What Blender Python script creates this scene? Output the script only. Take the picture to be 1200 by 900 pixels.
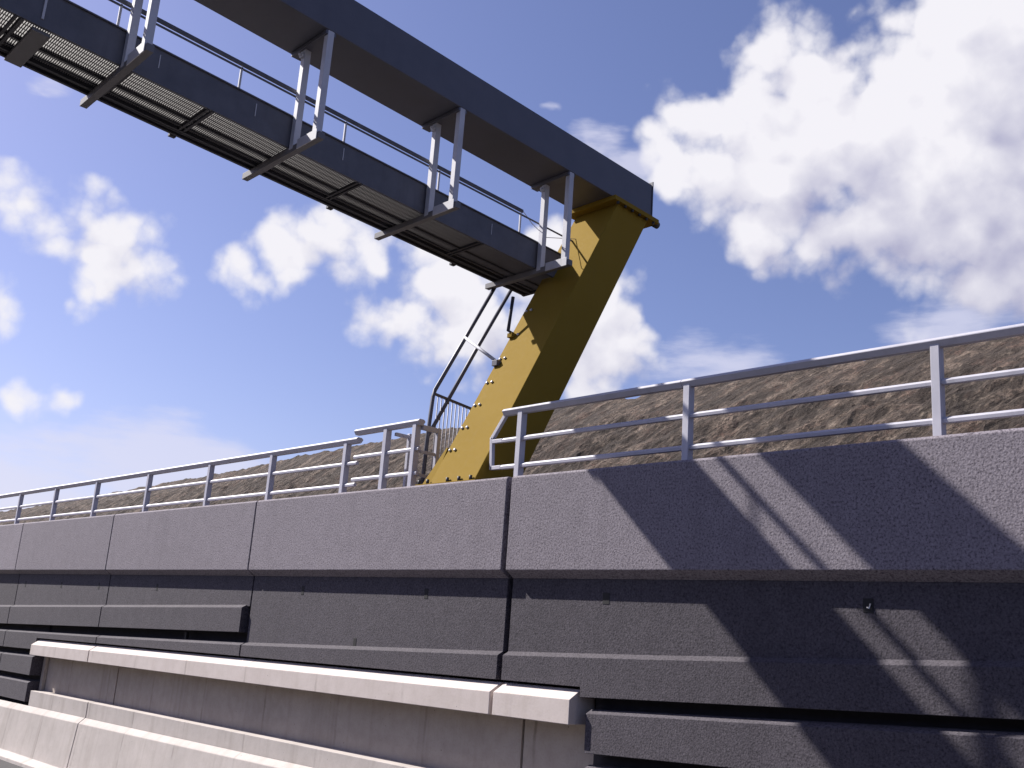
import bpy, bmesh, math, random
from mathutils import Vector, Matrix, noise
random.seed(7)
for o in list(bpy.data.objects): bpy.data.objects.remove(o)
SC = bpy.context.scene
COL = SC.collection

# ------------------------------------------------------------------ camera
cd = bpy.data.cameras.new('camera'); cam = bpy.data.objects.new('camera', cd); COL.objects.link(cam)
R = ((0.68842634, -0.13104936, -0.71336893), (0.72200624, 0.21753531, 0.65679935), (0.0691098, -0.96721479, 0.2443755))
cam.matrix_world = Matrix(((R[0][0], -R[0][1], -R[0][2], 0), (R[1][0], -R[1][1], -R[1][2], 0), (R[2][0], -R[2][1], -R[2][2], 0), (0, 0, 0, 1)))
cd.sensor_width = 36; cd.lens = 36 * 1184.26 / 1200; cd.clip_end = 5000; cd.clip_start = 0.05
SC.camera = cam
SC.render.resolution_x = 1024; SC.render.resolution_y = 768

# ------------------------------------------------------------------ exposure
SC.view_settings.view_transform = 'Standard'; SC.view_settings.look = 'None'
SC.view_settings.gamma = 1; SC.view_settings.use_curve_mapping = False
SC.view_settings.exposure = 0.85

# ------------------------------------------------------------------ sun
SUNDIR = Vector((1.012, 0.405, -1.0)).normalized()      # the way the light travels
sl = bpy.data.lights.new('sun', 'SUN'); sl.energy = 5.0; sl.angle = math.radians(0.55); sl.color = (1.0, 0.955, 0.90)
so = bpy.data.objects.new('sun', sl); COL.objects.link(so)
so.rotation_euler = SUNDIR.to_track_quat('-Z', 'Y').to_euler(); so.location = (-20, -12, 30)

# ------------------------------------------------------------------ sky with clouds (all in world directions)
DENSE = [(-0.5395, 0.6923, 0.4793, 0.0339), (-0.5445, 0.7069, 0.4514, 0.0342), (-0.5187, 0.7329, 0.4402, 0.0485), (-0.4781, 0.7417, 0.4704, 0.0552), (-0.4583, 0.71, 0.5347, 0.0383), (-0.4265, 0.7443, 0.5139, 0.0516), (-0.4808, 0.7171, 0.5046, 0.047), (-0.5154, 0.706, 0.4857, 0.0367), (-0.5374, 0.6963, 0.4759, 0.021), (-0.4433, 0.7728, 0.4542, 0.0737), (-0.4901, 0.7611, 0.4249, 0.06), (-0.5117, 0.7661, 0.3888, 0.0406), (-0.3857, 0.806, 0.449, 0.0824), (-0.3109, 0.8128, 0.4926, 0.0844), (-0.3107, 0.7823, 0.5399, 0.0662), (-0.2705, 0.8041, 0.5294, 0.0676), (-0.3677, 0.7877, 0.4943, 0.0442), (-0.4112, 0.8217, 0.3947, 0.0576), (-0.3491, 0.8426, 0.4102, 0.0842), (-0.2994, 0.8644, 0.404, 0.0705), (-0.4608, 0.8023, 0.3795, 0.0333), (-0.3814, 0.8577, 0.3449, 0.0288), (-0.3441, 0.8773, 0.3346, 0.0405), (-0.3109, 0.8867, 0.3423, 0.043), (-0.3959, 0.7498, 0.5302, 0.0223), (-0.5718, 0.6898, 0.4442, 0.0115), (-0.5526, 0.7118, 0.4335, 0.0164), (-0.9088, 0.2449, 0.3378, 0.0278), (-0.9006, 0.2758, 0.3359, 0.0345), (-0.8963, 0.3078, 0.3191, 0.043), (-0.8865, 0.3437, 0.3099, 0.0329), (-0.9053, 0.3082, 0.2923, 0.0276), (-0.9154, 0.2224, 0.3356, 0.023), (-0.9354, 0.2474, 0.2524, 0.0131), (-0.8878, 0.3274, 0.3235, 0.0232), (-0.8017, 0.4796, 0.3568, 0.0333), (-0.8177, 0.463, 0.3421, 0.0281), (-0.8013, 0.4732, 0.366, 0.0282), (-0.7795, 0.5139, 0.3582, 0.0286), (-0.8239, 0.4645, 0.3247, 0.0232), (-0.8433, 0.4355, 0.3149, 0.0197), (-0.7941, 0.5008, 0.3442, 0.0302), (-0.855, 0.4133, 0.3133, 0.0097), (-0.7707, 0.5156, 0.3744, 0.0167), (-0.7411, 0.5817, 0.3352, 0.041), (-0.7265, 0.617, 0.3025, 0.0498), (-0.7734, 0.5647, 0.2881, 0.0359), (-0.7873, 0.5434, 0.2911, 0.0187), (-0.7424, 0.6117, 0.273, 0.0292), (-0.6907, 0.6376, 0.3412, 0.0385), (-0.6489, 0.6934, 0.3133, 0.0512), (-0.6387, 0.7158, 0.2823, 0.0443), (-0.6586, 0.7087, 0.253, 0.0385), (-0.6151, 0.7402, 0.2715, 0.0153), (-0.6678, 0.6481, 0.3661, 0.0341), (-0.6862, 0.6751, 0.271, 0.043), (-0.9379, 0.2932, 0.1851, 0.0179), (-0.9427, 0.2791, 0.1826, 0.0089), (-0.9332, 0.3082, 0.1846, 0.009), (-0.9221, 0.1193, 0.3681, 0.0599), (-0.9416, 0.0899, 0.3246, 0.045), (-0.1509, 0.8234, 0.5471, 0.072), (-0.1174, 0.8844, 0.4516, 0.053), (-0.4961, 0.5059, 0.7057, 0.0626), (-0.4244, 0.5523, 0.7176, 0.0471), (-0.2315, 0.9363, 0.2641, 0.0398), (-0.9613, 0.1932, 0.1963, 0.0278)]
WISP = [(-0.9504, 0.2872, 0.1191, 0.089), (-0.9332, 0.329, 0.1444, 0.0688), (-0.9125, 0.3855, 0.1367, 0.0948), (-0.8902, 0.4338, 0.1391, 0.0727), (-0.9433, 0.3196, 0.0891, 0.0825), (-0.9471, 0.303, 0.1061, 0.0341), (-0.9271, 0.3534, 0.1244, 0.04), (-0.9033, 0.4058, 0.1394, 0.0397), (-0.9315, 0.331, 0.1509, 0.0198), (-0.9554, 0.2781, 0.0989, 0.0437), (-0.8844, 0.4426, 0.1483, 0.0243), (-0.9198, 0.3771, 0.1079, 0.0388), (-0.9657, 0.2391, 0.101, 0.0424), (-0.6317, 0.6005, 0.4902, 0.0131), (-0.6059, 0.6469, 0.4631, 0.033), (-0.5812, 0.682, 0.4441, 0.0413), (-0.5602, 0.7834, 0.2692, 0.0745), (-0.3623, 0.8814, 0.303, 0.0666), (-0.9046, 0.2129, 0.3692, 0.0214), (-0.8686, 0.2313, 0.4382, 0.0288)]

def build_world():
    w = bpy.data.worlds.new('World'); SC.world = w; w.use_nodes = True
    nt = w.node_tree; N = nt.nodes; L = nt.links
    for n in list(N): N.remove(n)
    # field group: how deep inside a cloud a direction lies
    g = bpy.data.node_groups.new('cloud_field', 'ShaderNodeTree')
    g.interface.new_socket('Vector', in_out='INPUT', socket_type='NodeSocketVector')
    g.interface.new_socket('Dense', in_out='OUTPUT', socket_type='NodeSocketFloat')
    g.interface.new_socket('Core', in_out='OUTPUT', socket_type='NodeSocketFloat')
    g.interface.new_socket('Wisp', in_out='OUTPUT', socket_type='NodeSocketFloat')
    gi = g.nodes.new('NodeGroupInput'); go = g.nodes.new('NodeGroupOutput')
    GN = g.nodes; GL = g.links
    def gm(op, a, b=None, c=None, clamp=False):
        n = GN.new('ShaderNodeMath'); n.operation = op; n.use_clamp = clamp
        for i, v in enumerate((a, b, c)):
            if v is None: continue
            if isinstance(v, (int, float)): n.inputs[i].default_value = v
            else: GL.new(v, n.inputs[i])
        return n.outputs[0]
    def gnoise(scale, detail, rough=0.55, vec=None):
        n = GN.new('ShaderNodeTexNoise'); n.inputs['Scale'].default_value = scale; n.inputs['Detail'].default_value = detail
        n.inputs['Roughness'].default_value = rough; GL.new(vec if vec else gi.outputs[0], n.inputs['Vector']); return n
    wn = gnoise(8, 4, .6)
    s1 = GN.new('ShaderNodeVectorMath'); s1.operation = 'SUBTRACT'; GL.new(wn.outputs['Color'], s1.inputs[0]); s1.inputs[1].default_value = (.5, .5, .5)
    s2 = GN.new('ShaderNodeVectorMath'); s2.operation = 'MULTIPLY_ADD'; GL.new(s1.outputs[0], s2.inputs[0]); s2.inputs[1].default_value = (.055, .055, .055); GL.new(gi.outputs[0], s2.inputs[2])
    def chain(lst, w=None, flat=1.0):
        cur = None
        sv = GN.new('ShaderNodeVectorMath'); sv.operation = 'MULTIPLY'; GL.new(s2.outputs[0], sv.inputs[0]); sv.inputs[1].default_value = (1, 1, flat)
        for x, y, z, r in lst:
            d = GN.new('ShaderNodeVectorMath'); d.operation = 'DISTANCE'; GL.new(sv.outputs[0], d.inputs[0]); d.inputs[1].default_value = (x, y, z * flat)
            f = gm('MULTIPLY_ADD', d.outputs['Value'], -1.0 / (w or r), r / (w or r))
            if cur is None: cur = f
            else:
                n = GN.new('ShaderNodeMath'); n.operation = 'SMOOTH_MAX'; GL.new(cur, n.inputs[0]); GL.new(f, n.inputs[1]); n.inputs[2].default_value = .35; cur = n.outputs[0]
        return cur
    big = gnoise(20, 8, .55); puff = gnoise(10, 5, .55)
    fb = gm('ADD', gm('MULTIPLY_ADD', big.outputs['Fac'], 1.4, -.62), gm('MULTIPLY_ADD', puff.outputs['Fac'], .8, -.38))
    core = gm('ADD', chain(DENSE, .036), .32)
    GL.new(core, go.inputs['Core'])
    vo = GN.new('ShaderNodeTexVoronoi'); vo.inputs['Scale'].default_value = 24; vo.inputs['Detail'].default_value = 1.0; GL.new(s2.outputs[0], vo.inputs['Vector'])
    fb = gm('ADD', fb, gm('MULTIPLY_ADD', vo.outputs['Distance'], -1.0, .50))
    GL.new(gm('ADD', gm('MINIMUM', core, 1.7), fb), go.inputs['Dense'])
    # wisps: noise drawn out along the horizon
    mp = GN.new('ShaderNodeMapping'); mp.inputs['Scale'].default_value = (5, 5, 22); GL.new(gi.outputs[0], mp.inputs['Vector'])
    wsp = gnoise(1.3, 8, .6, mp.outputs[0])
    GL.new(gm('ADD', gm('MINIMUM', chain(WISP, None, 2.4), .6), gm('MULTIPLY_ADD', wsp.outputs['Fac'], 2.4, -1.35)), go.inputs['Wisp'])
    def M(op, a, b=None, c=None, clamp=False):
        n = N.new('ShaderNodeMath'); n.operation = op; n.use_clamp = clamp
        for i, v in enumerate((a, b, c)):
            if v is None: continue
            if isinstance(v, (int, float)): n.inputs[i].default_value = v
            else: L.new(v, n.inputs[i])
        return n.outputs[0]
    def ramp(v, a, b):
        n = N.new('ShaderNodeMapRange'); n.interpolation_type = 'SMOOTHSTEP'; L.new(v, n.inputs['Value'])
        n.inputs['From Min'].default_value = a; n.inputs['From Max'].default_value = b; return n.outputs[0]
    tc = N.new('ShaderNodeTexCoord')
    nv = N.new('ShaderNodeVectorMath'); nv.operation = 'NORMALIZE'; L.new(tc.outputs['Generated'], nv.inputs[0])
    f1 = N.new('ShaderNodeGroup'); f1.node_tree = g; L.new(nv.outputs[0], f1.inputs[0])
    off = N.new('ShaderNodeVectorMath'); off.operation = 'ADD'; L.new(nv.outputs[0], off.inputs[0])
    off.inputs[1].default_value = (-.022, -.010, .030)
    f2 = N.new('ShaderNodeGroup'); f2.node_tree = g; L.new(off.outputs[0], f2.inputs[0])
    dens = ramp(f1.outputs['Dense'], -.10, .80)
    wisp = M('MULTIPLY', ramp(f1.outputs['Wisp'], -.30, .60), .72)
    off2 = N.new('ShaderNodeVectorMath'); off2.operation = 'ADD'; L.new(nv.outputs[0], off2.inputs[0])
    off2.inputs[1].default_value = (-.030, -.060, .085)
    f3 = N.new('ShaderNodeGroup'); f3.node_tree = g; L.new(off2.outputs[0], f3.inputs[0])
    bill = M('MULTIPLY', M('SUBTRACT', f1.outputs['Dense'], f2.outputs['Dense']), .36)      # small billows, lit from the sun's side
    deep = M('MULTIPLY', ramp(f3.outputs['Dense'], .2, 2.0), .46)                          # cloud between here and the sun
    lit = M('ADD', M('SUBTRACT', .84, deep), bill, clamp=True)
    cr = N.new('ShaderNodeMix'); cr.data_type = 'RGBA'; L.new(lit, cr.inputs[0])
    cr.inputs[6].default_value = (.43, .43, .60, 1); cr.inputs[7].default_value = (.90, .885, .94, 1)
    sky = N.new('ShaderNodeTexSky'); sky.sky_type = 'NISHITA'; sky.sun_disc = False
    sky.sun_elevation = math.asin(-SUNDIR.z); sky.sun_rotation = math.atan2(-SUNDIR.x, -SUNDIR.y)
    sky.air_density = 1.0; sky.dust_density = 0.9; sky.ozone_density = 2.0; sky.altitude = 0
    tint = N.new('ShaderNodeMix'); tint.data_type = 'RGBA'; tint.blend_type = 'MULTIPLY'; tint.inputs[0].default_value = 1
    L.new(sky.outputs[0], tint.inputs[6]); tint.inputs[7].default_value = SKYTINT
    sc = N.new('ShaderNodeVectorMath'); sc.operation = 'SCALE'; L.new(tint.outputs[2], sc.inputs[0]); sc.inputs['Scale'].default_value = SKYGAIN
    m1 = N.new('ShaderNodeMix'); m1.data_type = 'RGBA'; L.new(wisp, m1.inputs[0]); L.new(sc.outputs[0], m1.inputs[6]); m1.inputs[7].default_value = (.74, .74, .90, 1)
    m2 = N.new('ShaderNodeMix'); m2.data_type = 'RGBA'; L.new(dens, m2.inputs[0]); L.new(m1.outputs[2], m2.inputs[6]); L.new(cr.outputs[2], m2.inputs[7])
    up = N.new('ShaderNodeVectorMath'); up.operation = 'SCALE'; L.new(m2.outputs[2], up.inputs[0]); up.inputs['Scale'].default_value = 5.6
    bg = N.new('ShaderNodeBackground'); bg.inputs['Strength'].default_value = 0.10; L.new(up.outputs[0], bg.inputs['Color'])
    out = N.new('ShaderNodeOutputWorld'); L.new(bg.outputs[0], out.inputs['Surface'])
SKYTINT = (1.19, 1.05, 1.31, 1); SKYGAIN = 0.10
build_world()

# ------------------------------------------------------------------ helpers
def link(name, bm, mat, parent=None, bevel=0.0, smooth=False):
    me = bpy.data.meshes.new(name); bmesh.ops.recalc_face_normals(bm, faces=bm.faces); bm.to_mesh(me); bm.free()
    if smooth:
        for p in me.polygons: p.use_smooth = True
    o = bpy.data.objects.new(name, me); COL.objects.link(o); me.materials.append(mat)
    if parent:
        o.parent = parent; o.matrix_parent_inverse = Matrix.Identity(4)
        o.location = -Vector(parent_loc(parent))
    if bevel:
        b = o.modifiers.new('bevel', 'BEVEL'); b.width = bevel; b.segments = 2; b.limit_method = 'ANGLE'; b.angle_limit = math.radians(35)
    return o
def parent_loc(p):
    v = Vector((0, 0, 0))
    while p: v += p.location; p = p.parent
    return v
def thing(name, label, cat, loc=(0, 0, 0), group=None):
    o = bpy.data.objects.new(name, None); COL.objects.link(o); o.location = loc; o.empty_display_size = .2
    o['label'] = label; o['category'] = cat
    if group: o['group'] = group
    return o
def hexa(bm, lo, hi):
    """box between eight points: lo = four bottom points, hi = four top points, same order"""
    v = [bm.verts.new(p) for p in list(lo) + list(hi)]
    for f in ((0, 3, 2, 1), (4, 5, 6, 7), (0, 1, 5, 4), (1, 2, 6, 5), (2, 3, 7, 6), (3, 0, 4, 7)): bm.faces.new([v[i] for i in f])
def box(bm, x0, x1, y0, y1, z0, z1):
    hexa(bm, [(x0, y0, z0), (x1, y0, z0), (x1, y1, z0), (x0, y1, z0)], [(x0, y0, z1), (x1, y0, z1), (x1, y1, z1), (x0, y1, z1)])
def loft(bm, rings):
    """rings = list of closed profiles (lists of points)"""
    R_ = [[bm.verts.new(p) for p in r] for r in rings]; n = len(R_[0])
    for a, b in zip(R_[:-1], R_[1:]):
        for i in range(n): bm.faces.new([a[i], a[(i + 1) % n], b[(i + 1) % n], b[i]])
    bm.faces.new(R_[0][::-1]); bm.faces.new(R_[-1])
def xprism(bm, xs, prof):
    """profile (y, z functions of x) swept along x"""
    loft(bm, [[(x, y, z(x) if callable(z) else z) for y, z in prof] for x in xs])
def bar(bm, a, b, w, h, up=(0, 0, 1)):
    a = Vector(a); b = Vector(b); d = (b - a).normalized(); up = Vector(up)
    if abs(d.dot(up)) > .98: up = Vector((1, 0, 0))
    s = d.cross(up).normalized(); u = s.cross(d).normalized()
    q = [s * (w / 2) * i + u * (h / 2) * j for i, j in ((-1, -1), (1, -1), (1, 1), (-1, 1))]
    hexa(bm, [a + k for k in q], [b + k for k in q])
def tube(bm, pts, r, n=12):
    pts = [Vector(p) for p in pts]; rings = []
    ref = Vector((0.31, 0.17, 0.93)).normalized()
    for i, p in enumerate(pts):
        d = (pts[min(i + 1, len(pts) - 1)] - pts[max(i - 1, 0)]).normalized()
        s = d.cross(ref).normalized(); u = s.cross(d)
        rings.append([p + (s * math.cos(t) + u * math.sin(t)) * r for t in [2 * math.pi * k / n for k in range(n)]])
    loft(bm, rings)
def disc(bm, c, axis, r, h, n=14):
    a = Vector(axis).normalized(); tube(bm, [Vector(c), Vector(c) + a * h], r, n)
NB = bmesh.new

# ------------------------------------------------------------------ materials
ALB = .86      # overall reflectance of every surface, set together with the exposure
class MT:
    def __init__(s, name, rough=.7, metal=0.0):
        s.m = bpy.data.materials.new(name); s.m.use_nodes = True; s.nt = s.m.node_tree; s.N = s.nt.nodes; s.L = s.nt.links
        s.b = s.N['Principled BSDF']; s.b.inputs['Roughness'].default_value = rough; s.b.inputs['Metallic'].default_value = metal
        s.tc = s.N.new('ShaderNodeTexCoord'); s.geo = s.N.new('ShaderNodeNewGeometry'); s.bmp = None
    def pos(s, scale=(1, 1, 1), rot=(0, 0, 0)):
        m = s.N.new('ShaderNodeMapping'); m.inputs['Scale'].default_value = scale; m.inputs['Rotation'].default_value = rot
        s.L.new(s.geo.outputs['Position'], m.inputs['Vector']); return m.outputs[0]
    def noise(s, scale, detail=4, rough=.55, vec=None):
        n = s.N.new('ShaderNodeTexNoise'); n.inputs['Scale'].default_value = scale; n.inputs['Detail'].default_value = detail; n.inputs['Roughness'].default_value = rough
        s.L.new(vec or s.geo.outputs['Position'], n.inputs['Vector']); return n.outputs['Fac']
    def voro(s, scale, vec=None, feat='F1'):
        n = s.N.new('ShaderNodeTexVoronoi'); n.feature = feat; n.inputs['Scale'].default_value = scale
        s.L.new(vec or s.geo.outputs['Position'], n.inputs['Vector']); return n
    def ramp(s, v, stops):
        r = s.N.new('ShaderNodeValToRGB'); e = r.color_ramp.elements
        while len(e) < len(stops): e.new(.5)
        for k, (p, c) in enumerate(stops):
            e[k].position = p; e[k].color = (c, c, c, 1) if isinstance(c, (int, float)) else (*c, 1)
        s.L.new(v, r.inputs[0]); return r.outputs[0]
    def mix(s, f, a, b, mode='MIX'):
        n = s.N.new('ShaderNodeMix'); n.data_type = 'RGBA'; n.blend_type = mode
        for k, v in ((0, f), (6, a), (7, b)):
            if isinstance(v, (int, float)): n.inputs[k].default_value = v
            elif isinstance(v, tuple): n.inputs[k].default_value = (*v, 1)
            else: s.L.new(v, n.inputs[k])
        return n.outputs[2]
    def math(s, op, a, b=0.0, clamp=False):
        n = s.N.new('ShaderNodeMath'); n.operation = op; n.use_clamp = clamp
        for k, v in ((0, a), (1, b)):
            if isinstance(v, (int, float)): n.inputs[k].default_value = v
            else: s.L.new(v, n.inputs[k])
        return n.outputs[0]
    def color(s, c):
        s.L.new(s.mix(1.0, c, (ALB, ALB, ALB), 'MULTIPLY'), s.b.inputs['Base Color'])
    def bump(s, h, strength, dist):
        n = s.N.new('ShaderNodeBump'); n.inputs['Strength'].default_value = strength; n.inputs['Distance'].default_value = dist
        s.L.new(h, n.inputs['Height'])
        if s.bmp: s.L.new(s.bmp, n.inputs['Normal'])
        s.bmp = n.outputs[0]; s.L.new(s.bmp, s.b.inputs['Normal'])
    def roughness(s, v): s.L.new(v, s.b.inputs['Roughness'])

def aggregate(name, base, dark, light, grain=1.0):
    t = MT(name, .9)
    big = t.noise(.55, 5); mid = t.noise(4.0, 5)
    fine = t.noise(36 * grain, 3, .8); pits = t.voro(45 * grain).outputs['Distance']
    c = t.mix(t.ramp(big, [(.3, 0), (.7, 1)]), tuple(x * .93 for x in base), tuple(x * 1.06 for x in base))
    c = t.mix(t.math('MULTIPLY', t.ramp(mid, [(.35, 0), (.7, 1)]), .25), c, light)
    c = t.mix(t.ramp(fine, [(.36, 1), (.50, 0)]), c, dark)
    vo = t.voro(36 * grain); c = t.mix(t.math('MULTIPLY', t.ramp(vo.outputs['Distance'], [(.16, 1), (.30, 0)]), .55), c, dark)
    c = t.mix(t.math('MULTIPLY', t.ramp(fine, [(.55, 0), (.72, 1)]), .8), c, light)
    streak = t.noise(1.0, 4, .6, t.pos((2.2, 1, .12)))
    c = t.mix(t.math('MULTIPLY', t.ramp(streak, [(.55, 0), (.8, 1)]), .22), c, dark)
    # every panel was cast on its own: slight tone differences, drips from the upper edge
    oi = t.N.new('ShaderNodeObjectInfo'); c = t.mix(1.0, c, t.ramp(oi.outputs['Random'], [(0, .90), (1, 1.08)]), 'MULTIPLY')
    drip = t.noise(1.0, 5, .7, t.pos((5.5, 1, .22))); c = t.mix(t.math('MULTIPLY', t.ramp(drip, [(.60, 0), (.78, 1)]), .30), c, tuple(x * 1.5 for x in base))
    t.color(c); t.bump(fine, .22, .005); t.bump(pits, .4, .006)
    return t.m
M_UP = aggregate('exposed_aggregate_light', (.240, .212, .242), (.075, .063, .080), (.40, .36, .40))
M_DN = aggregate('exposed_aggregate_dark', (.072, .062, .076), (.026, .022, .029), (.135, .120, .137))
def dark_concrete():
    t = MT('dark_joint_concrete', .95); n = t.noise(8, 4); t.color(t.mix(n, (.03, .027, .032), (.055, .05, .06))); return t.m
M_CORE = dark_concrete()
def concrete(name, a, b, stain, streaks=.35):
    t = MT(name, .88)
    big = t.noise(.9, 6, .6); fine = t.noise(30, 5, .7); mid = t.noise(5, 5)
    c = t.mix(t.ramp(big, [(.3, 0), (.7, 1)]), a, b)
    c = t.mix(t.math('MULTIPLY', t.ramp(mid, [(.4, 0), (.75, 1)]), .25), c, stain)
    c = t.mix(t.math('MULTIPLY', t.ramp(fine, [(.35, 1), (.5, 0)]), .16), c, stain)
    st = t.noise(1, 6, .65, t.pos((3.2, 1, .10)))
    c = t.mix(t.math('MULTIPLY', t.ramp(st, [(.52, 0), (.72, 1)]), streaks), c, stain)
    pit = t.voro(7, t.pos((1, 1, 1))).outputs['Distance']
    pn = t.noise(2.3, 2)
    pm = t.math('MULTIPLY', t.ramp(pit, [(.045, 1), (.075, 0)]), t.ramp(pn, [(.5, 0), (.58, 1)]))
    c = t.mix(t.math('MULTIPLY', pm, .8), c, tuple(x * .25 for x in a))
    # formwork joints, one every 2.4 m, wandering a little
    sx = t.N.new('ShaderNodeSeparateXYZ'); t.L.new(t.geo.outputs['Position'], sx.inputs[0])
    wob = t.math('MULTIPLY', t.math('SUBTRACT', t.noise(1.7, 3), .5), .10)
    ph = t.math('FRACT', t.math('DIVIDE', t.math('ADD', t.math('ADD', sx.outputs[0], wob), 100.35), 2.4))
    dline = t.math('ABSOLUTE', t.math('SUBTRACT', ph, .5))
    jl = t.math('MULTIPLY', t.ramp(dline, [(.006, 1), (.016, 0)]), t.ramp(t.noise(2.1, 3), [(.38, .05), (.65, .5)]))
    c = t.mix(jl, c, tuple(x * .55 for x in stain))
    t.color(c); t.bump(fine, .3, .004); t.bump(mid, .2, .01); t.bump(t.math('MULTIPLY', jl, -1.0), .5, .006)
    return t.m
M_LC = concrete('light_concrete', (.60, .525, .49), (.68, .60, .565), (.44, .375, .325))
M_BC = concrete('barrier_concrete', (.47, .425, .40), (.56, .505, .475), (.33, .285, .25), .5)
M_RC = concrete('recess_concrete', (.44, .385, .34), (.52, .46, .41), (.24, .19, .145), .35)
def steel(name, col, rough, metal, var=.12, dirt=None, bumpy=0):
    t = MT(name, rough, metal)
    n = t.noise(3, 5); f = t.noise(40, 3)
    c = t.mix(t.ramp(n, [(.3, 0), (.7, 1)]), tuple(x * (1 - var) for x in col), tuple(x * (1 + var) for x in col))
    if dirt:
        st = t.noise(1, 5, .65, t.pos((6, 6, .5)))
        c = t.mix(t.math('MULTIPLY', t.ramp(st, [(.55, 0), (.8, 1)]), .45), c, dirt)
    t.color(c); t.roughness(t.math('ADD', t.math('MULTIPLY', n, .25), rough - .12, clamp=True))
    if bumpy: t.bump(n, .15, bumpy)
    return t.m
M_BEAM = steel('dark_blue_grey_paint', (.092, .092, .118), .5, 0, .10, (.07, .07, .09), .004)
M_KICK = steel('weathered_zinc_plate', (.105, .106, .130), .6, .0, .18, (.045, .045, .06))
M_GALV = steel('galvanised_steel', (.52, .52, .57), .6, .05, .10, (.30, .30, .33))
M_RAIL = steel('grey_painted_rail', (.50, .49, .55), .5, .1, .07, (.30, .29, .31))
M_ARM = steel('cross_arm_zinc', (.15, .145, .155), .6, .1, .15)
M_GRATE = steel('grating_zinc', (.15, .14, .145), .7, 0, .15)
M_DARK = steel('dark_steel', (.045, .045, .055), .6, .2, .15)
M_HOLE = steel('slot_shade_black', (.012, .011, .013), .8, 0)  # black painted for the shaded inside of the anchor slots
M_BOLT = steel('bolt_zinc', (.55, .55, .58), .4, .4, .1)
def yellow():
    t = MT('yellow_paint', .75)
    n = t.noise(1.1, 6, .6); f = t.noise(14, 5, .6)
    c = t.mix(t.ramp(n, [(.3, 0), (.75, 1)]), (.250, .160, .021), (.270, .175, .027))
    c = t.mix(t.math('MULTIPLY', t.ramp(f, [(.5, 0), (.8, 1)]), .25), c, (.27, .19, .055))
    st = t.noise(1, 5, .6, t.pos((7, 7, .6)))
    c = t.mix(t.math('MULTIPLY', t.ramp(st, [(.56, 0), (.8, 1)]), .3), c, (.22, .15, .045))
    t.b.inputs['Specular IOR Level'].default_value = .04
    t.color(c); t.bump(n, .12, .004); t.roughness(t.math('ADD', t.math('MULTIPLY', f, .2), .62))
    return t.m
M_YEL = yellow()
def dirt():
    t = MT('dug_earth', .95)
    # scrape marks left by the digger bucket, running up the slope to the right
    v = t.pos((1, 1, 1), (0, math.radians(38), 0))
    m = t.N.new('ShaderNodeMapping'); m.inputs['Scale'].default_value = (.62, .35, 2.9); t.L.new(v, m.inputs['Vector'])
    st = t.noise(1.25, 8, .66, m.outputs[0]); big = t.noise(.8, 5); fine = t.noise(16, 6, .7); red = t.noise(1.9, 4)
    c = t.mix(t.ramp(st, [(.44, 0), (.64, 1)]), (.030, .021, .017), (.235, .172, .132))
    c = t.mix(t.math('MULTIPLY', t.ramp(big, [(.4, 0), (.65, 1)]), .30), c, (.155, .115, .085))
    c = t.mix(t.math('MULTIPLY', t.ramp(red, [(.52, 0), (.7, 1)]), .6), c, (.16, .085, .062))
    mo = t.noise(3.2, 6, .72); c = t.mix(t.ramp(mo, [(.42, .9), (.53, 0)]), c, (.050, .035, .028)); c = t.mix(t.ramp(mo, [(.56, 0), (.68, .8)]), c, (.33, .26, .205))
    c = t.mix(t.ramp(fine, [(.40, .85), (.53, 0)]), c, (.055, .040, .030))  # low spots coloured dark: crevice shade put into the soil colour
    c = t.mix(t.ramp(fine, [(.62, 0), (.78, .4)]), c, (.36, .29, .22))
    t.color(c); t.bump(st, 1.0, .20); t.bump(mo, .9, .10); t.bump(fine, 1.0, .05)
    return t.m
M_DIRT = dirt()
def asphalt():
    t = MT('asphalt', .92); f = t.noise(120, 3, .7); n = t.noise(1.2, 5)
    c = t.mix(n, (.042, .04, .042), (.065, .06, .062)); c = t.mix(t.ramp(f, [(.55, 0), (.75, .6)]), c, (.12, .115, .11))
    t.color(c); t.bump(f, .5, .004); return t.m
M_ASPH = asphalt()
def paint():
    t = MT('road_paint', .7); n = t.noise(9, 5, .7); t.color(t.mix(t.ramp(n, [(.35, 0), (.5, 1)]), (.35, .34, .33), (.78, .77, .75))); return t.m
M_PAINT = paint()
def soil():
    t = MT('field_soil', .95); n = t.noise(.15, 6); g = t.noise(3, 6, .65)
    c = t.mix(n, (.16, .12, .085), (.10, .11, .05)); t.color(t.mix(t.math('MULTIPLY', g, .4), c, (.08, .065, .045))); t.bump(g, .5, .1); return t.m
M_SOIL = soil()

# ------------------------------------------------------------------ setting: ground, road
GR = lambda x: -3.86 + .0155 * (max(-45, min(x, 60)) + 28)      # road falls gently towards the left
def strip(bm, x0, x1, y0, y1, dz, n=40):
    vs = []
    for i in range(n + 1):
        x = x0 + (x1 - x0) * i / n; vs.append((bm.verts.new((x, y0, GR(x) + dz)), bm.verts.new((x, y1, GR(x) + dz))))
    for a, b in zip(vs[:-1], vs[1:]): bm.faces.new([a[0], b[0], b[1], a[1]])
bm = NB(); strip(bm, -900, 900, -900, 10.5, -.03, 60); o = link('ground', bm, M_SOIL); o['kind'] = 'structure'
bm = NB(); strip(bm, -160, 120, -17.5, 9.9, 0, 60); o = link('road', bm, M_ASPH); o['kind'] = 'structure'
bm = NB()
for y in (8.6, -16.4): strip(bm, -160, 120, y - .07, y + .07, .004, 60)
for k in range(-13, 10): strip(bm, k * 12, k * 12 + 3, 4.9, 5.02, .004, 2); strip(bm, k * 12, k * 12 + 3, 1.3, 1.42, .004, 2)
o = link('road_markings', bm, M_PAINT); o['kind'] = 'structure'
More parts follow.
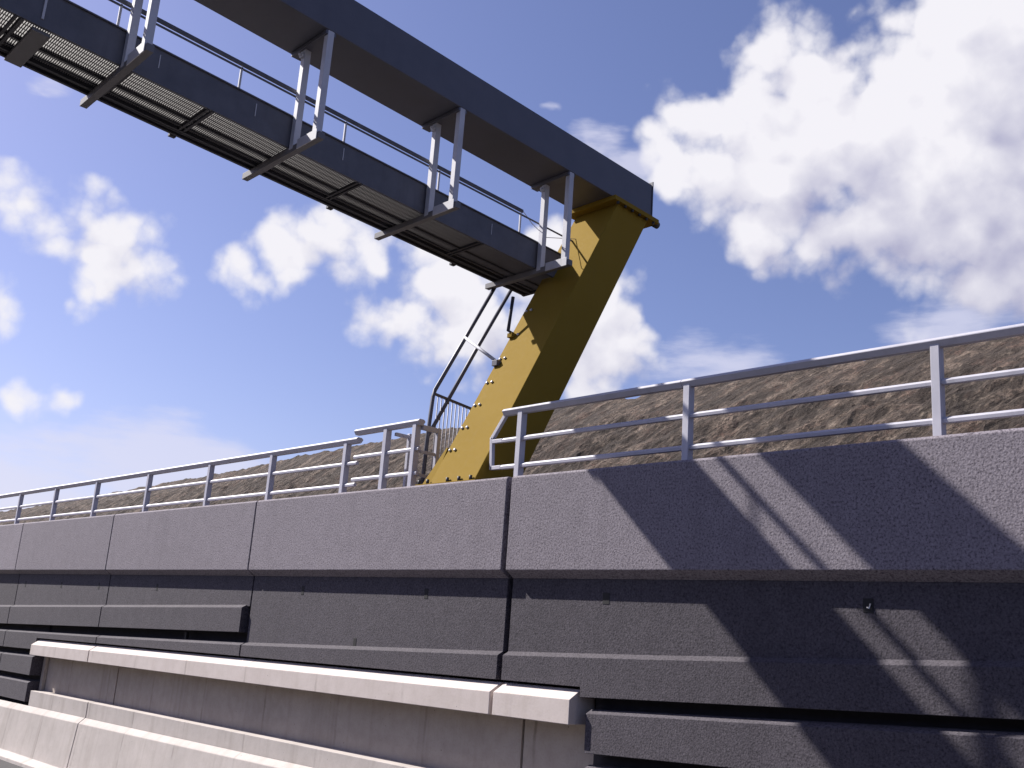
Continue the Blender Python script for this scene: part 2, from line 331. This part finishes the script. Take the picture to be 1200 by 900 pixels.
# the land at the top of the wall
bm = NB()
vs = [bm.verts.new(p) for p in ((-900, 27.5, 4.6), (900, 27.5, 4.6), (900, 900, -1.0), (-900, 900, -1.0))]; bm.faces.new(vs)
o = link('plateau', bm, M_SOIL); o['kind'] = 'structure'

# ------------------------------------------------------------------ earth embankment behind the wall
RID = [(-160, 2.9), (-60, 3.35), (-44, 3.54), (-32.8, 3.73), (-26.2, 3.84), (-22.7, 3.94), (-20.4, 4.03), (-18, 4.08), (-12.8, 4.19), (-5.2, 4.22), (0, 4.22), (10, 4.25), (120, 4.25)]
RID = [(a * 1.538, z * 1.538) for a, z in RID]
Y0, YR = 15.8, 20.0
def ridge(x):
    for (a, za), (b, zb) in zip(RID[:-1], RID[1:]):
        if x <= b: t = (x - a) / (b - a); return za + (zb - za) * t
    return RID[-1][1]
def bank_z(x, y):
    zr = ridge(x); t = (y - Y0) / (YR - Y0)
    z0 = 2.25
    if t < 1: z = z0 + (zr - z0) * max(0, t) ** .92
    else: z = zr + .05 - (y - YR) * .07
    # scrapes across the slope
    c, s_ = math.cos(math.radians(40)), math.sin(math.radians(40))
    u = x * c + (z * 1.3) * s_; v = -x * s_ + (z * 1.3) * c
    a = min(1, max(0, (y - Y0) / .5))
    d = noise.fractal(Vector((u * .33, y * .12, v * 2.1)), .85, 2.1, 5) * .13 + noise.fractal(Vector((x * 2.1, y * 2.1, 3.1)), .75, 2.2, 4) * .11 + noise.noise(Vector((x * .25, y * .3, 9))) * .10
    d += -abs(noise.noise(Vector((u * .35, 5.2, v * 2.6)))) * .16
    if y > YR - .9: d = d * .45
    return z + d * a
def axis_points(segs):
    out = []
    for a, b, st in segs:
        n = max(1, int(round((b - a) / st)))
        out += [a + (b - a) * i / n for i in range(n)]
    return out + [segs[-1][1]]
bm = NB()
X = axis_points([(-220, -70, 3), (-70, -45, .25), (-45, -28, .12), (-28, 2, .07), (2, 14, .3), (14, 120, 4)])
Y = axis_points([(10.7, 15.8, .9), (15.8, 20.5, .075), (20.5, 22.5, .25), (22.5, 28, 1.1)])
G = [[bm.verts.new((x, y, bank_z(x, y))) for y in Y] for x in X]
for a, b in zip(G[:-1], G[1:]):
    for j in range(len(Y) - 1): bm.faces.new([a[j], b[j], b[j + 1], a[j + 1]])
o = link('embankment', bm, M_DIRT, smooth=False); o['kind'] = 'structure'
# ------------------------------------------------------------------ retaining wall
ZT = 2.313
wall = thing('retaining_wall', 'long dark grey retaining wall of rough textured concrete panels beside the road', 'wall', (-10.77, 10.2, -3.6))
JX = [-74, -67, -60, -53, -45.8, -38.5, -31.5, -24.98, -18.06, -10.77, -2.75, 4.5, 12, 19.5, 27, 60]
GAPW = {-10.77: .105}
NICHE0, NICHE1 = -28.95, -9.22
ledge_pts = [(-80, -1.62), (-60, -1.25), (-31.9, -.725), (-25, -.585), (-18.06, -.41), (-10.77, -.17), (-7.1, -.03), (-4.4, .10), (0, .31), (60, 3.0)]
def lerp(pts, x):
    for (a, za), (b, zb) in zip(pts[:-1], pts[1:]):
        if x <= b: return za + (zb - za) * (x - a) / (b - a)
    return pts[-1][1]
LEDGE = lambda x: min(.75, lerp(ledge_pts, x))
COP_R = lambda x: -.737 + .0155 * (x + 20)
COP_F = lambda x: -.872 + .0163 * (x + 20)
COP_B = lambda x: -1.155 + .0139 * (x + 20)
BANDB = lambda x: (-.661 + .050 * (x + 9.23)) if x >= NICHE1 - .01 else (COP_R(x) + .035 if x > NICHE0 + .01 else -1.20 + .021 * (x + 31.9))
S1T = lambda x: -.80 + .056 * (x + 9.1) if x > -15 else -1.285 + .022 * (x + 28.9)
S1B = lambda x: -1.334 + .0515 * (x + 9.18) if x > -15 else -1.81 + .012 * (x + 28.9)
S2T = lambda x: S1B(x) - .14; S2B = lambda x: S2T(x) - .53
S3T = lambda x: S2B(x) - .14; S3B = lambda x: S3T(x) - .53
HIT = lambda x: .30 + .0247 * (x + 18); HIB = lambda x: -.225 + .0250 * (x + 18)
def facing(name, x0, x1, top, bot, mat, yb=10.16, yf=10.06, ch=.055, parent=wall):
    bm = NB(); n = max(1, int((x1 - x0) / 2.5)); xs = [x0 + (x1 - x0) * i / n for i in range(n + 1)]
    xprism(bm, xs, [(yb, top), (yf, lambda x: top(x) - ch), (yf, bot), (yb + .22, bot), (yb + .22, top)])
    return link(name, bm, mat, parent, .006)
for a, b in zip(JX[:-1], JX[1:]):
    ga = GAPW.get(a, .045) / 2; gb = GAPW.get(b, .045) / 2; x0, x1 = a + ga, b - gb
    # upper panel: smooth face with a splayed underside
    bm = NB(); xprism(bm, [x0, x1], [(10.03, ZT), (10.0, ZT - .03), (10.0, .955), (10.16, .85), (10.46, .85), (10.46, ZT)])
    link('upper_panel', bm, M_UP, wall, .008)
    hi = b <= -18
    low = HIT if hi else LEDGE
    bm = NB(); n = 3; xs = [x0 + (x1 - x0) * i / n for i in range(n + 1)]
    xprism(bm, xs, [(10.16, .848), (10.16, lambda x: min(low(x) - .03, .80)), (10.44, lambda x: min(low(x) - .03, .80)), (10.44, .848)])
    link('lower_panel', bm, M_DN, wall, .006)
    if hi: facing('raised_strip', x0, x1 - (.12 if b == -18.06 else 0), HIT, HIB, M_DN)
    def pieces(x0, x1):
        cuts = [c for c in (NICHE0, NICHE1) if x0 < c < x1]; xs = [x0] + cuts + [x1]; return list(zip(xs[:-1], xs[1:]))
    # ledge strip: one piece per bay; it is cut shorter over the niche
    def lb(x, s):
        if NICHE0 <= x <= NICHE1 and not (x == NICHE0 and s < 0) and not (x == NICHE1 and s > 0): return COP_R(x) + .035
        return -1.20 + .021 * (x + 31.9) if x < -20 else -.661 + .050 * (x + 9.23)
    cuts = [c for c in (NICHE0, NICHE1) if x0 < c < x1]
    st = [(x0 + (x1 - x0) * i / 3, 0) for i in range(4)] + [(c, s) for c in cuts for s in (-1, 1)]; st.sort()
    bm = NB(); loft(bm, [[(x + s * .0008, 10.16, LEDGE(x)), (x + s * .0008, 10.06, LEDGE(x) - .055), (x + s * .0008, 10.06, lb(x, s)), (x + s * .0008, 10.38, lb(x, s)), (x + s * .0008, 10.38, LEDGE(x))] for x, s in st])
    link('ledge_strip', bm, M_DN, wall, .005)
    for p, q in pieces(x0, x1):
        if not (p >= NICHE0 - .01 and q <= NICHE1 + .01):
            l0 = p + (.12 if p == NICHE1 else 0); l1 = q - (.06 if q == NICHE0 else 0)
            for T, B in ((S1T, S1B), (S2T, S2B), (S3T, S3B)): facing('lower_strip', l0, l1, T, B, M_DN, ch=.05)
# core behind the panels (dark joints)
bm = NB()
box(bm, -74, 60, 10.52, 12.4, -4.6, 2.20)
xprism(bm, [-74, NICHE0 - .02], [(10.36, .9), (10.36, -4.6), (10.518, -4.6), (10.518, .9)])
xprism(bm, [NICHE1 + .02, 60], [(10.36, .9), (10.36, -4.6), (10.518, -4.6), (10.518, .9)])
xprism(bm, [NICHE0 - .018, NICHE1 + .018], [(10.40, .9), (10.40, lambda x: COP_R(x) - .02), (10.518, lambda x: COP_R(x) - .02), (10.518, .9)])
box(bm, -74, 60, 10.475, 10.517, .902, 2.24)
link('core', bm, M_CORE, wall)
bm = NB(); box(bm, -74, 60, 10.465, 10.64, 2.245, 2.30); link('capping', bm, M_UP, wall, .01)
# anchor slots in the panels: black blocks stand in for the shade inside
for x, z in ((-12.67, .60), (-16.25, .60), (-8.93, .60), (-5.29, .60), (-22.31, .58), (-25.6, .57), (-28.11, .57), (-30.87, .57), (-14.46, -.24), (-20.6, -.40)):
    big = -9.1 < x < -5
    y = 10.16 if z > -.5 else 10.06
    w, h = (.06, .075) if big and z > 0 else (.045, .08)
    bm = NB(); box(bm, x - w, x + w, y - .004, y + .05, z - h, z + h)
    o = link('anchor_slot_shade', bm, M_HOLE, wall, .004)
    if x == -5.29:
        bm = NB(); tube(bm, [(x - w * .2, y - .005, z - .02), (x + w * .3, y - .02, z - .03), (x + w * .5, y - .012, z + .02)], .009, 8)
        link('anchor_pin', bm, M_BOLT, o)

# ------------------------------------------------------------------ light concrete niche: coping blocks over a recessed wall
niche = thing('concrete_niche', 'pale concrete coping blocks over a long shaded recess set in the dark wall', 'wall recess', (-19, 10.3, -2.1))
for x0, x1 in ((-28.92, -25.02), (-24.97, -10.80), (-10.73, -9.28)):
    bm = NB(); n = max(1, int((x1 - x0) / 2)); xs = [x0 + (x1 - x0) * i / n for i in range(n + 1)]
    xprism(bm, xs, [(10.15, COP_R), (9.94, COP_F), (9.94, COP_B), (10.43, COP_B), (10.43, COP_R)])
    link('coping_block', bm, M_LC, niche, .007)
for x0, x1 in ((NICHE0 + .02, -24.34), (-24.28, -10.62), (-10.57, NICHE1 - .02)):
    bm = NB(); xprism(bm, [x0, x1], [(10.435, -.80 - .4), (10.435, -3.9), (10.515, -3.9), (10.515, -.9)])
    bm.free(); bm = NB(); xprism(bm, [x0, x1], [(10.437, lambda x: COP_B(x) - .003), (10.437, -2.6), (10.515, -2.6), (10.515, lambda x: COP_B(x) - .003)])
    link('recess_wall', bm, M_RC, niche, .004)
bm = NB(); xprism(bm, [NICHE0 - .0, NICHE0 + .16], [(10.34, lambda x: COP_B(x) - .004), (10.34, -2.5), (10.432, -2.5), (10.432, lambda x: COP_B(x) - .004)])
link('recess_end', bm, M_RC, niche, .01)

# ------------------------------------------------------------------ road barrier
BT = lambda x: -2.063 + .0133 * (x + 20)
BL = lambda x: -2.389 + .0188 * (x + 20)
BF = lambda x: -2.500 + .0215 * (x + 20)
BB = lambda x: GR(x) + .17
seg = [-74, -66, -59, -52, -45, -38.5, -31.8, -24.92, -10.5, -3.3, 4, 11, 18, 25, 32, 60]
barrier = thing('concrete_barrier', 'pale concrete safety barrier with sloped shoulder along the foot of the wall', 'barrier', (-20, 9.8, -3.75))
for a, b in zip(seg[:-1], seg[1:]):
    x0, x1 = a + .018, b - .018; n = max(1, int((x1 - x0) / 2)); xs = [x0 + (x1 - x0) * i / n for i in range(n + 1)]
    bm = NB()
    xprism(bm, xs, [(10.335 if b > -28 and a < -12 else 10.085, BL), (10.08, BL), (9.94, BF), (9.84, BB), (9.62, lambda x: BB(x) - .09), (9.60, lambda x: BB(x) - .30), (10.08, lambda x: BB(x) - .30)][1:] )
    link('barrier_block', bm, M_BC, barrier, .012)
for x0, x1 in ((-28.78, -24.94), (-24.90, -10.52), (-10.48, -9.3)):
    n = 3; xs = [x0 + (x1 - x0) * i / n for i in range(n + 1)]
    bm = NB(); xprism(bm, xs, [(10.43, BT), (10.09, BT), (10.09, lambda x: BL(x) - .3), (10.43, lambda x: BL(x) - .3)])
    link('parapet_block', bm, M_BC, barrier, .01)

# ------------------------------------------------------------------ railings on the wall top
RY = 10.40
def post(x, ztop, parent, y=RY, w=.10, d=.115, base=True):
    bm = NB(); box(bm, x - w / 2, x + w / 2, y - d / 2, y + d / 2, 2.305, ztop)
    o = link('post', bm, M_RAIL, parent, .006)
    if base:
        bm = NB(); box(bm, x - .09, x + .09, y - .10, y + .10, 2.303, 2.325)
        link('base_plate', bm, M_RAIL, o, .003)
def rails(x0, x1, parent, ztop, zmid, zlow, y=RY, join=()):
    xs = [x0] + [j for j in join if x0 < j < x1] + [x1]
    for a, b in zip(xs[:-1], xs[1:]):
        bm = NB(); xprism(bm, [a + .002, b - .002], [(y - .046, ztop), (y - .078, ztop - .030), (y - .078, ztop - .042), (y - .036, ztop - .105), (y + .036, ztop - .105), (y + .078, ztop - .042), (y + .078, ztop - .030), (y + .046, ztop)])
        link('top_rail', bm, M_RAIL, parent, .004)
    for nm, z in (('middle_rail', zmid), ('lower_rail', zlow)):
        bm = NB(); xprism(bm, [x0, x1], [(y - .012, z + .034), (y - .036, z + .008), (y - .030, z - .034), (y + .030, z - .034), (y + .036, z + .008), (y + .012, z + .034)]); link(nm, bm, M_RAIL, parent, .005)
rr = thing('railing', 'light grey metal railing on the wall top right of the yellow leg', 'railing', (-5, RY, ZT))
for x in (-11.01, -7.87, -4.58, -1.3, 2.0, 5.3, 8.6): post(x, 3.40, rr)
rails(-11.40, 9, rr, 3.465, 2.975, 2.555, join=(-7.95, -1.2, 5.4))
bm = NB(); bar(bm, (-11.36, RY, 3.40), (-11.66, RY, 3.02), .06, .06); bar(bm, (-11.66, RY, 3.04), (-11.62, RY, 2.53), .06, .06)
link('end_loop', bm, M_RAIL, rr, .006)
for xx, zz in ((-11.64, 2.975), (-11.62, 2.555)):
    bm = NB(); box(bm, xx, -11.402, RY - .03, RY + .03, zz - .03, zz + .03); link('end_bar', bm, M_RAIL, rr, .005)
rl = thing('railing', 'light grey metal railing running along the wall top far to the left', 'railing', (-25, RY, ZT))
for x in (-15.68, -18.33, -21.0, -24.16, -27.39, -30.4, -33.4, -36.5, -39.6, -42.7, -45.8, -49, -52, -55, -58, -61): post(x, 3.34, rl)
rails(-62, -15.30, rl, 3.395, 2.925, 2.525, join=(-54, -45, -36, -27.4, -21.05, -15.72))
rs = thing('railing', 'short raised end section of railing with return beside the stair handrail', 'railing', (-14.3, RY, ZT))
YS = RY - .06
for x in (-14.38, -13.55): post(x, 3.45, rs, YS)
post(-14.25, 3.42, rs, YS + .40, .07, .07)
rails(-15.32, -13.42, rs, 3.525, 3.015, 2.60, YS)
for p, q, t in (((-13.48, YS + .06, 3.40), (-13.48, YS + .38, 3.40), .08), ((-14.25, YS + .08, 3.36), (-14.25, YS + .36, 3.36), .06), ((-13.48, YS + .06, 2.98), (-13.48, YS + .38, 2.98), .05), ((-13.48, YS + .06, 2.58), (-13.48, YS + .38, 2.58), .05)):
    bm = NB(); bar(bm, p, q, t, t); link('return_rail', bm, M_RAIL, rs, .005)
post(-13.48, 3.45, rs, YS + .42, .07, .07)

# ------------------------------------------------------------------ sign gantry
gan = thing('road_gantry', 'huge road gantry, dark blue beam and hanging walkway on slanted yellow leg', 'gantry', (-12.3, 10.6, ZT))
K = .531
LX0, LX1 = -12.82, -11.72
yf = lambda z: 10.13 + K * (z - ZT)
TS = -.049
BMZ = lambda y: 8.80 + TS * y          # beam underside
BTZ = lambda y: 9.51 + TS * y          # beam top
YM = -3.0                              # middle of the road: the gantry is symmetrical about it
def mirror(o_list):
    pass
def leg(side):
    f = (lambda y: y) if side > 0 else (lambda y: 2 * YM - y)
    zt0, zt1 = 8.085, 8.04
    bm = NB(); z0 = ZT + .03
    def P(x, y, z): return (x, f(y), z)
    hexa(bm, [P(LX0, yf(z0), z0), P(LX1, yf(z0), z0), P(LX1, yf(z0) + .9, z0), P(LX0, yf(z0) + .9, z0)],
         [P(LX0, yf(zt0), zt0), P(LX1 - .02, yf(zt0), zt0), P(LX1 - .02, yf(zt1) + .9, zt1), P(LX0, yf(zt1) + .9, zt1)])
    L = link('leg', bm, M_YEL, gan, .010)
    if side > 0: L['label'] = 'slanted yellow painted box leg'
    bm = NB(); hexa(bm, [P(LX0 - .32, 10.10, ZT), P(LX1 + .06, 10.10, ZT), P(LX1 + .06, 11.2, ZT), P(LX0 - .32, 11.2, ZT)], [P(LX0 - .32, 10.10, z0), P(LX1 + .06, 10.10, z0), P(LX1 + .06, 11.2, z0), P(LX0 - .32, 11.2, z0)])
    link('base_flange', bm, M_YEL, L, .004)
    bm = NB(); y = yf(z0) + .07; hexa(bm, [P(LX0 - .30, y, z0), P(LX0 + .0, y, z0), P(LX0 + .0, y + .03, z0), P(LX0 - .30, y + .03, z0)],
                                     [P(LX0 - .04, yf(3.0) - .03, 3.0), P(LX0, yf(3.0) - .03, 3.0), P(LX0, yf(3.0), 3.0), P(LX0 - .04, yf(3.0), 3.0)])
    link('gusset', bm, M_YEL, L, .003)
    if side > 0:
        for x in (-13.08, -12.86, -12.36, -12.08, -11.80):
            bm = NB(); disc(bm, (x, 10.10 + .035, z0), (0, 0, 1), .026, .075); link('anchor_bolt', bm, M_DARK, L, 0, True)
        nrm = Vector((0, -1, K)).normalized()
        for z in (2.94, 3.36, 3.80, 4.25, 4.74, 5.24, 5.78):
            for x in (-12.745, -12.62):
                bm = NB(); disc(bm, Vector((x, yf(z), z)), nrm, .024, .028); link('bolt', bm, M_BOLT, L, 0, True)
    # head plate between leg and beam
    bm = NB(); ya, yb_ = 13.0, 14.30
    hexa(bm, [P(LX0 - .10, ya, BMZ(ya) - .09), P(LX1 + .07, ya, BMZ(ya) - .09), P(LX1 + .07, yb_, BMZ(yb_) - .09), P(LX0 - .10, yb_, BMZ(yb_) - .09)],
         [P(LX0 - .10, ya, BMZ(ya) - .003), P(LX1 + .07, ya, BMZ(ya) - .003), P(LX1 + .07, yb_, BMZ(yb_) - .003), P(LX0 - .10, yb_, BMZ(yb_) - .003)])
    hp = link('head_plate', bm, M_YEL, L, .004)
    for q in range(6):
        yy = 13.12 + q * .21
        bm = NB(); disc(bm, P(LX1 + .035, yy, BMZ(yy) - .13), (0, 0, 1), .028, .05); link('bolt', bm, M_DARK, L, 0, True)
    bm = NB(); tube(bm, [P(LX1 - .05, 14.28, BMZ(14.28) - .05), P(LX1 - .05, 14.40, BMZ(14.4) - .05)], .07, 12); link('bolt_cluster', bm, M_DARK, L, 0, True)
leg(1); leg(-1)
# beam, kinked up in the middle
BX0, BX1 = -12.775, -11.745
bm = NB()
loft(bm, [[(x, y, z) for x, z in ((BX0, BMZ(yy)), (BX1, BMZ(yy)), (BX1, BTZ(yy)), (BX0, BTZ(yy)))] for y, yy in ((14.17, 14.17), (YM, YM), (2 * YM - 14.17, 14.17))])
beam = link('beam', bm, M_BEAM, gan, .014); beam['label'] = 'dark blue grey box beam across the road'
for y, yy in ((14.185, 14.185), (2 * YM - 14.185, 14.185)):
    bm = NB(); box(bm, BX0 - .01, BX1 + .012, y - .012, y + .012, BMZ(yy) + .0, BTZ(yy) + .07); link('end_plate', bm, M_BEAM, beam, .003)
for yy in (1.1, 9.9 - 15):
    bm = NB(); box(bm, BX0 - .006, BX1 + .006, yy - .02, yy + .02, BMZ(yy) - .008, BTZ(yy) + .008)
    link('splice_plate', bm, M_BEAM, beam, .002)
# hangers and cross arms every 2.6 m
WB = lambda y: 7.185 - .055 * y          # walkway kick plate, lower edge
WT = lambda y: 7.695 - .055 * y
for i, y in enumerate((11.92, 9.30, 6.72, 4.15, 1.57, -1.0)):
    d = .0
    ztop = BMZ(y); zar = WB(y) - .012
    bm = NB(); bx = -11.80; box(bm, bx - .052, bx + .052, y - .052, y + .052, zar + .03, ztop - .002)
    h1 = link('hanger', bm, M_GALV, gan, .004)
    bm = NB(); bx = -12.41; box(bm, bx - .052, bx + .052, y - .052, y + .052, zar - .05, ztop - .002)
    h2 = link('hanger', bm, M_GALV, gan, .004)
    bm = NB(); disc(bm, (bx - .01, y - .053, ztop - .16), (0, -1, 0), .05, .035, 16); disc(bm, (bx - .01, y - .08, ztop - .16), (0, -1, 0), .022, .04, 10); link('pivot', bm, M_GALV, h2, .002)
    # head rail under the beam joining both hangers
    bm = NB(); box(bm, -12.72, -11.755, y - .085, y + .085, ztop - .07, ztop - .004); link('head_rail', bm, M_BEAM, gan, .003)
    # cross arm: channel under the walkway, sticks out on the near side
    bm = NB(); x0, x1 = -13.84, -11.66
    box(bm, x0, x1, y - .05, y + .05, zar - .10, zar)
    link('cross_arm', bm, M_ARM, gan, .002)
    bm = NB(); box(bm, -12.22, -11.70, y - .066, y - .052, zar - .11, zar + .045)
    link('arm_bracket', bm, M_GALV, gan, .002)
# walkway
YE = 12.72; YW = YM
wk = NB()
def sl(bm, x0, x1, y0, y1, za, zb):      # sloped box along y: za, zb functions of y for bottom and top
    hexa(bm, [(x0, y0, za(y0)), (x1, y0, za(y0)), (x1, y1, za(y1)), (x0, y1, za(y1))], [(x0, y0, zb(y0)), (x1, y0, zb(y0)), (x1, y1, zb(y1)), (x0, y1, zb(y1))])
WX0, WX1 = -13.66, -12.50
sl(wk, WX0, WX0 + .05, YW, YE, lambda y: WB(y) + .02, lambda y: WB(y) + .18)
sl(wk, -13.10, -13.06, YW, YE, lambda y: WB(y) + .0, lambda y: WB(y) + .07)
sl(wk, -13.64, -13.40, YW, YE - .03, lambda y: WB(y) + .05, lambda y: WB(y) + .075)     # closed cable tray on the far side
sl(wk, -13.62, -13.57, YW, YE - .05, lambda y: WB(y) - .03, lambda y: WB(y) + .05)
sl(wk, -13.46, -13.42, YW, YE, lambda y: WB(y) - .02, lambda y: WB(y) + .08)
sl(wk, WX0, WX1, YE - .06, YE, lambda y: WB(y) - .02, lambda y: WB(y) + .13)
walk = link('walkway', wk, M_DARK, gan, .003); walk['label'] = 'maintenance walkway hung beside the beam'
ky = [YE, 10.78, 9.30 - .02, 7.60, 6.72, 6.08, 4.62, 4.15, 3.05, 1.57, -.1, YW]
bm = NB(); sl(bm, WX1 - .012, WX1, YW, YE, WB, WT); sl(bm, WX1, WX1 + .03, YW, YE, lambda y: WT(y) - .02, WT); sl(bm, WX1 - .05, WX1 - .012, YW, YE, WB, lambda y: WB(y) + .012)
kp = link('kick_plate', bm, M_KICK, walk, .002)
bm = NB(); sl(bm, WX0 + .05, WX0 + .062, YW, YE, lambda y: WB(y) + .02, lambda y: WB(y) + .3); link('kick_plate', bm, M_KICK, walk)
for y in (10.76, 7.62, 6.08 + .0, 4.60, .4):
    bm = NB(); box(bm, WX1 + .0015, WX1 + .008, y - .006, y + .006, WB(y) + .22, WB(y) + .42); link('seam', bm, M_GALV, walk)
# grating: every bar is real, light falls through
bm = NB(); y = YE - .07; k = 0
while y > YW:
    sl(bm, -13.40, WX1 - .014, y - .006, y + .006, lambda q: WB(q) + .024, lambda q: WB(q) + .079); y -= .030
for x in (-12.62, -12.74, -12.86, -12.98, -13.10, -13.22, -13.34): sl(bm, x - .004, x + .004, YW, YE - .06, lambda q: WB(q) + .060, lambda q: WB(q) + .074)
link('grating', bm, M_GRATE, walk)
for y in (11.92 + .11, 10.62, 10.55, 9.30 + .11, 8.03, 7.96, 6.72 + .11, 5.46, 5.39, 4.15 + .11, 2.86, 2.79, 1.57 + .11, .2, .13):
    bm = NB(); box(bm, -13.42, WX1 - .015, y - .018, y + .018, WB(y) - .012, WB(y) + .034); link('cross_member', bm, M_DARK, walk)
for y in (8.2, 10.9, 5.4, 2.8):
    bm = NB(); box(bm, WX0 - .05, WX0 + .02, y - .05, y + .05, WB(y) - .035, WB(y) + .01); link('clamp', bm, M_DARK, walk, .003)
for x, r in ((-13.50, .02), (-13.30, .014)):
    bm = NB(); tube(bm, [(x, q, WB(q) + .005 + .008 * math.sin(q * 2.3 + x)) for q in [YW + (YE - .1 - YW) * k / 60 for k in range(61)]], r, 8); link('conduit', bm, M_DARK, walk, 0, True)
bm = NB(); sl(bm, WX0 + .03, WX1 - .06, 3.0, 3.22, lambda q: WB(q) - .06, lambda q: WB(q) - .014); link('joint_plate', bm, M_ARM, walk, .003)
bm = NB(); box(bm, WX1 + .0015, WX1 + .02, 3.06, 3.09, WB(3.1) + .10, WT(3.1) - .03); link('seam', bm, M_GALV, walk, .002)
# walkway handrail
RT = lambda y: 8.10 - .048 * y; RM = lambda y: 8.01 - .048 * y
bm = NB(); sl(bm, -12.55, -12.51, YW, 11.50, lambda y: RT(y) - .058, RT); tr = link('handrail', bm, M_KICK, walk, .006)
bm = NB(); sl(bm, -12.54, -12.515, YW, 13.05, lambda y: RM(y) - .028, RM); link('knee_rail', bm, M_KICK, walk, .006)
for y in (11.45, 9.53, 7.62, 5.79, 3.99, 2.1, .2, -1.7):
    bm = NB(); box(bm, -12.548, -12.515, y - .016, y + .016, WT(y) - .1, RT(y) - .08); link('rail_post', bm, M_GALV, walk, .004)
bm = NB(); tube(bm, [(-12.53, 11.5, RT(11.5) - .02), (-12.53, 11.75, RT(11.5) - .18), (-12.5, 12.1, RT(11.5) - .34), (-12.45, 12.9, RT(11.5) - .12)], .007, 6); link('chain', bm, M_GALV, walk, 0, True)
# stair handrail climbing in front of the leg
SX = -13.70
bm = NB(); tube(bm, [(SX, 12.05, 6.56), (SX, 11.37, 5.28), (SX, 10.78, 4.17), (SX, 10.745, 4.04), (SX, 10.71, 3.42), (SX, 10.68, 2.33)], .036)
sh = link('stair_handrail', bm, M_BEAM, gan, 0, True)
bm = NB(); tube(bm, [(SX, 12.42, 6.54), (SX, 11.66, 5.14), (SX, 10.73, 3.36)], .036); link('knee_rail', bm, M_BEAM, sh, 0, True)
bm = NB(); tube(bm, [(SX, 11.36, 5.29), (LX0 + .06, 11.43, 4.66)], .03); link('brace', bm, M_GALV, sh, 0, True)
bm = NB(); box(bm, LX0 + .0, LX0 + .13, yf(4.66) - .09, yf(4.66) + .02, 4.60, 4.70); link('brace_foot', bm, M_BEAM, sh, .004)
bm = NB(); tube(bm, [(LX0 + .02, 11.66, 5.98), (LX0 + .02, 11.60, 5.33), (LX0 + .03, 11.86, 5.27)], .032); link('lower_bracket', bm, M_DARK, sh, 0, True)
bm = NB(); box(bm, LX0 + .0, LX0 + .12, 11.60, 11.88, 5.20, 5.28); link('bracket_foot', bm, M_YEL, sh, .004)
# hidden side: inclined stringers and treads up to the walkway
for x in (SX + .08, LX0 - .12):
    bm = NB(); bar(bm, (x, 11.0, 2.33), (x, 12.98, 6.30), .05, .16); link('stringer', bm, M_DARK, sh, .004)
for q in range(15):
    z = 2.62 + q * .25; y = 11.0 + (z - 2.33) * .4987
    bm = NB(); box(bm, SX + .11, LX0 - .15, y - .07, y + .07, z - .015, z + .015); link('tread', bm, M_GRATE, sh, .002)
# side guard with thin bars between handrail and leg
bm = NB(); bar(bm, (SX, 10.78, 4.10), (SX, 11.75, 4.00), .042, .042)
sg = link('side_guard', bm, M_BEAM, gan, .003)
for q in range(11):
    y = 10.86 + q * .085
    bm = NB(); tube(bm, [(SX, y, 2.45), (SX, y, 4.09 - q * .0088)], .011, 8); link('guard_bar', bm, M_GALV, sg, 0, True)
bm = NB(); bar(bm, (SX, 10.72, 2.47), (SX, 11.75, 2.47), .035, .035); link('guard_foot', bm, M_BEAM, sg, .003)

# ------------------------------------------------------------------ the other side of the cutting
wf = thing('retaining_wall', 'matching dark concrete retaining wall on the opposite side of the road', 'wall', (0, -18.2, -3.4))
for k in range(-8, 9):
    x0, x1 = k * 7.2 + .025, k * 7.2 + 7.175
    bm = NB(); xprism(bm, [x0, x1], [(-18.0, ZT), (-18.0, .95), (-18.16, .85), (-18.5, .85), (-18.5, ZT)]); link('upper_panel', bm, M_UP, wf)
    bm = NB(); xprism(bm, [x0, x1], [(-18.16, .848), (-18.16, -4.4), (-18.5, -4.4), (-18.5, .848)]); link('lower_panel', bm, M_DN, wf)
bm = NB(); vs = [bm.verts.new(p) for p in ((-220, -18.5, 2.25), (220, -18.5, 2.25), (220, -23, 2.3), (-220, -23, 2.3), (220, -27, 6.0), (-220, -27, 6.0), (220, -60, 5.8), (-220, -60, 5.8))]
bm.faces.new(vs[0:4]); bm.faces.new([vs[3], vs[2], vs[4], vs[5]]); bm.faces.new([vs[5], vs[4], vs[6], vs[7]])
o = link('far_embankment', bm, M_DIRT); o['kind'] = 'structure'
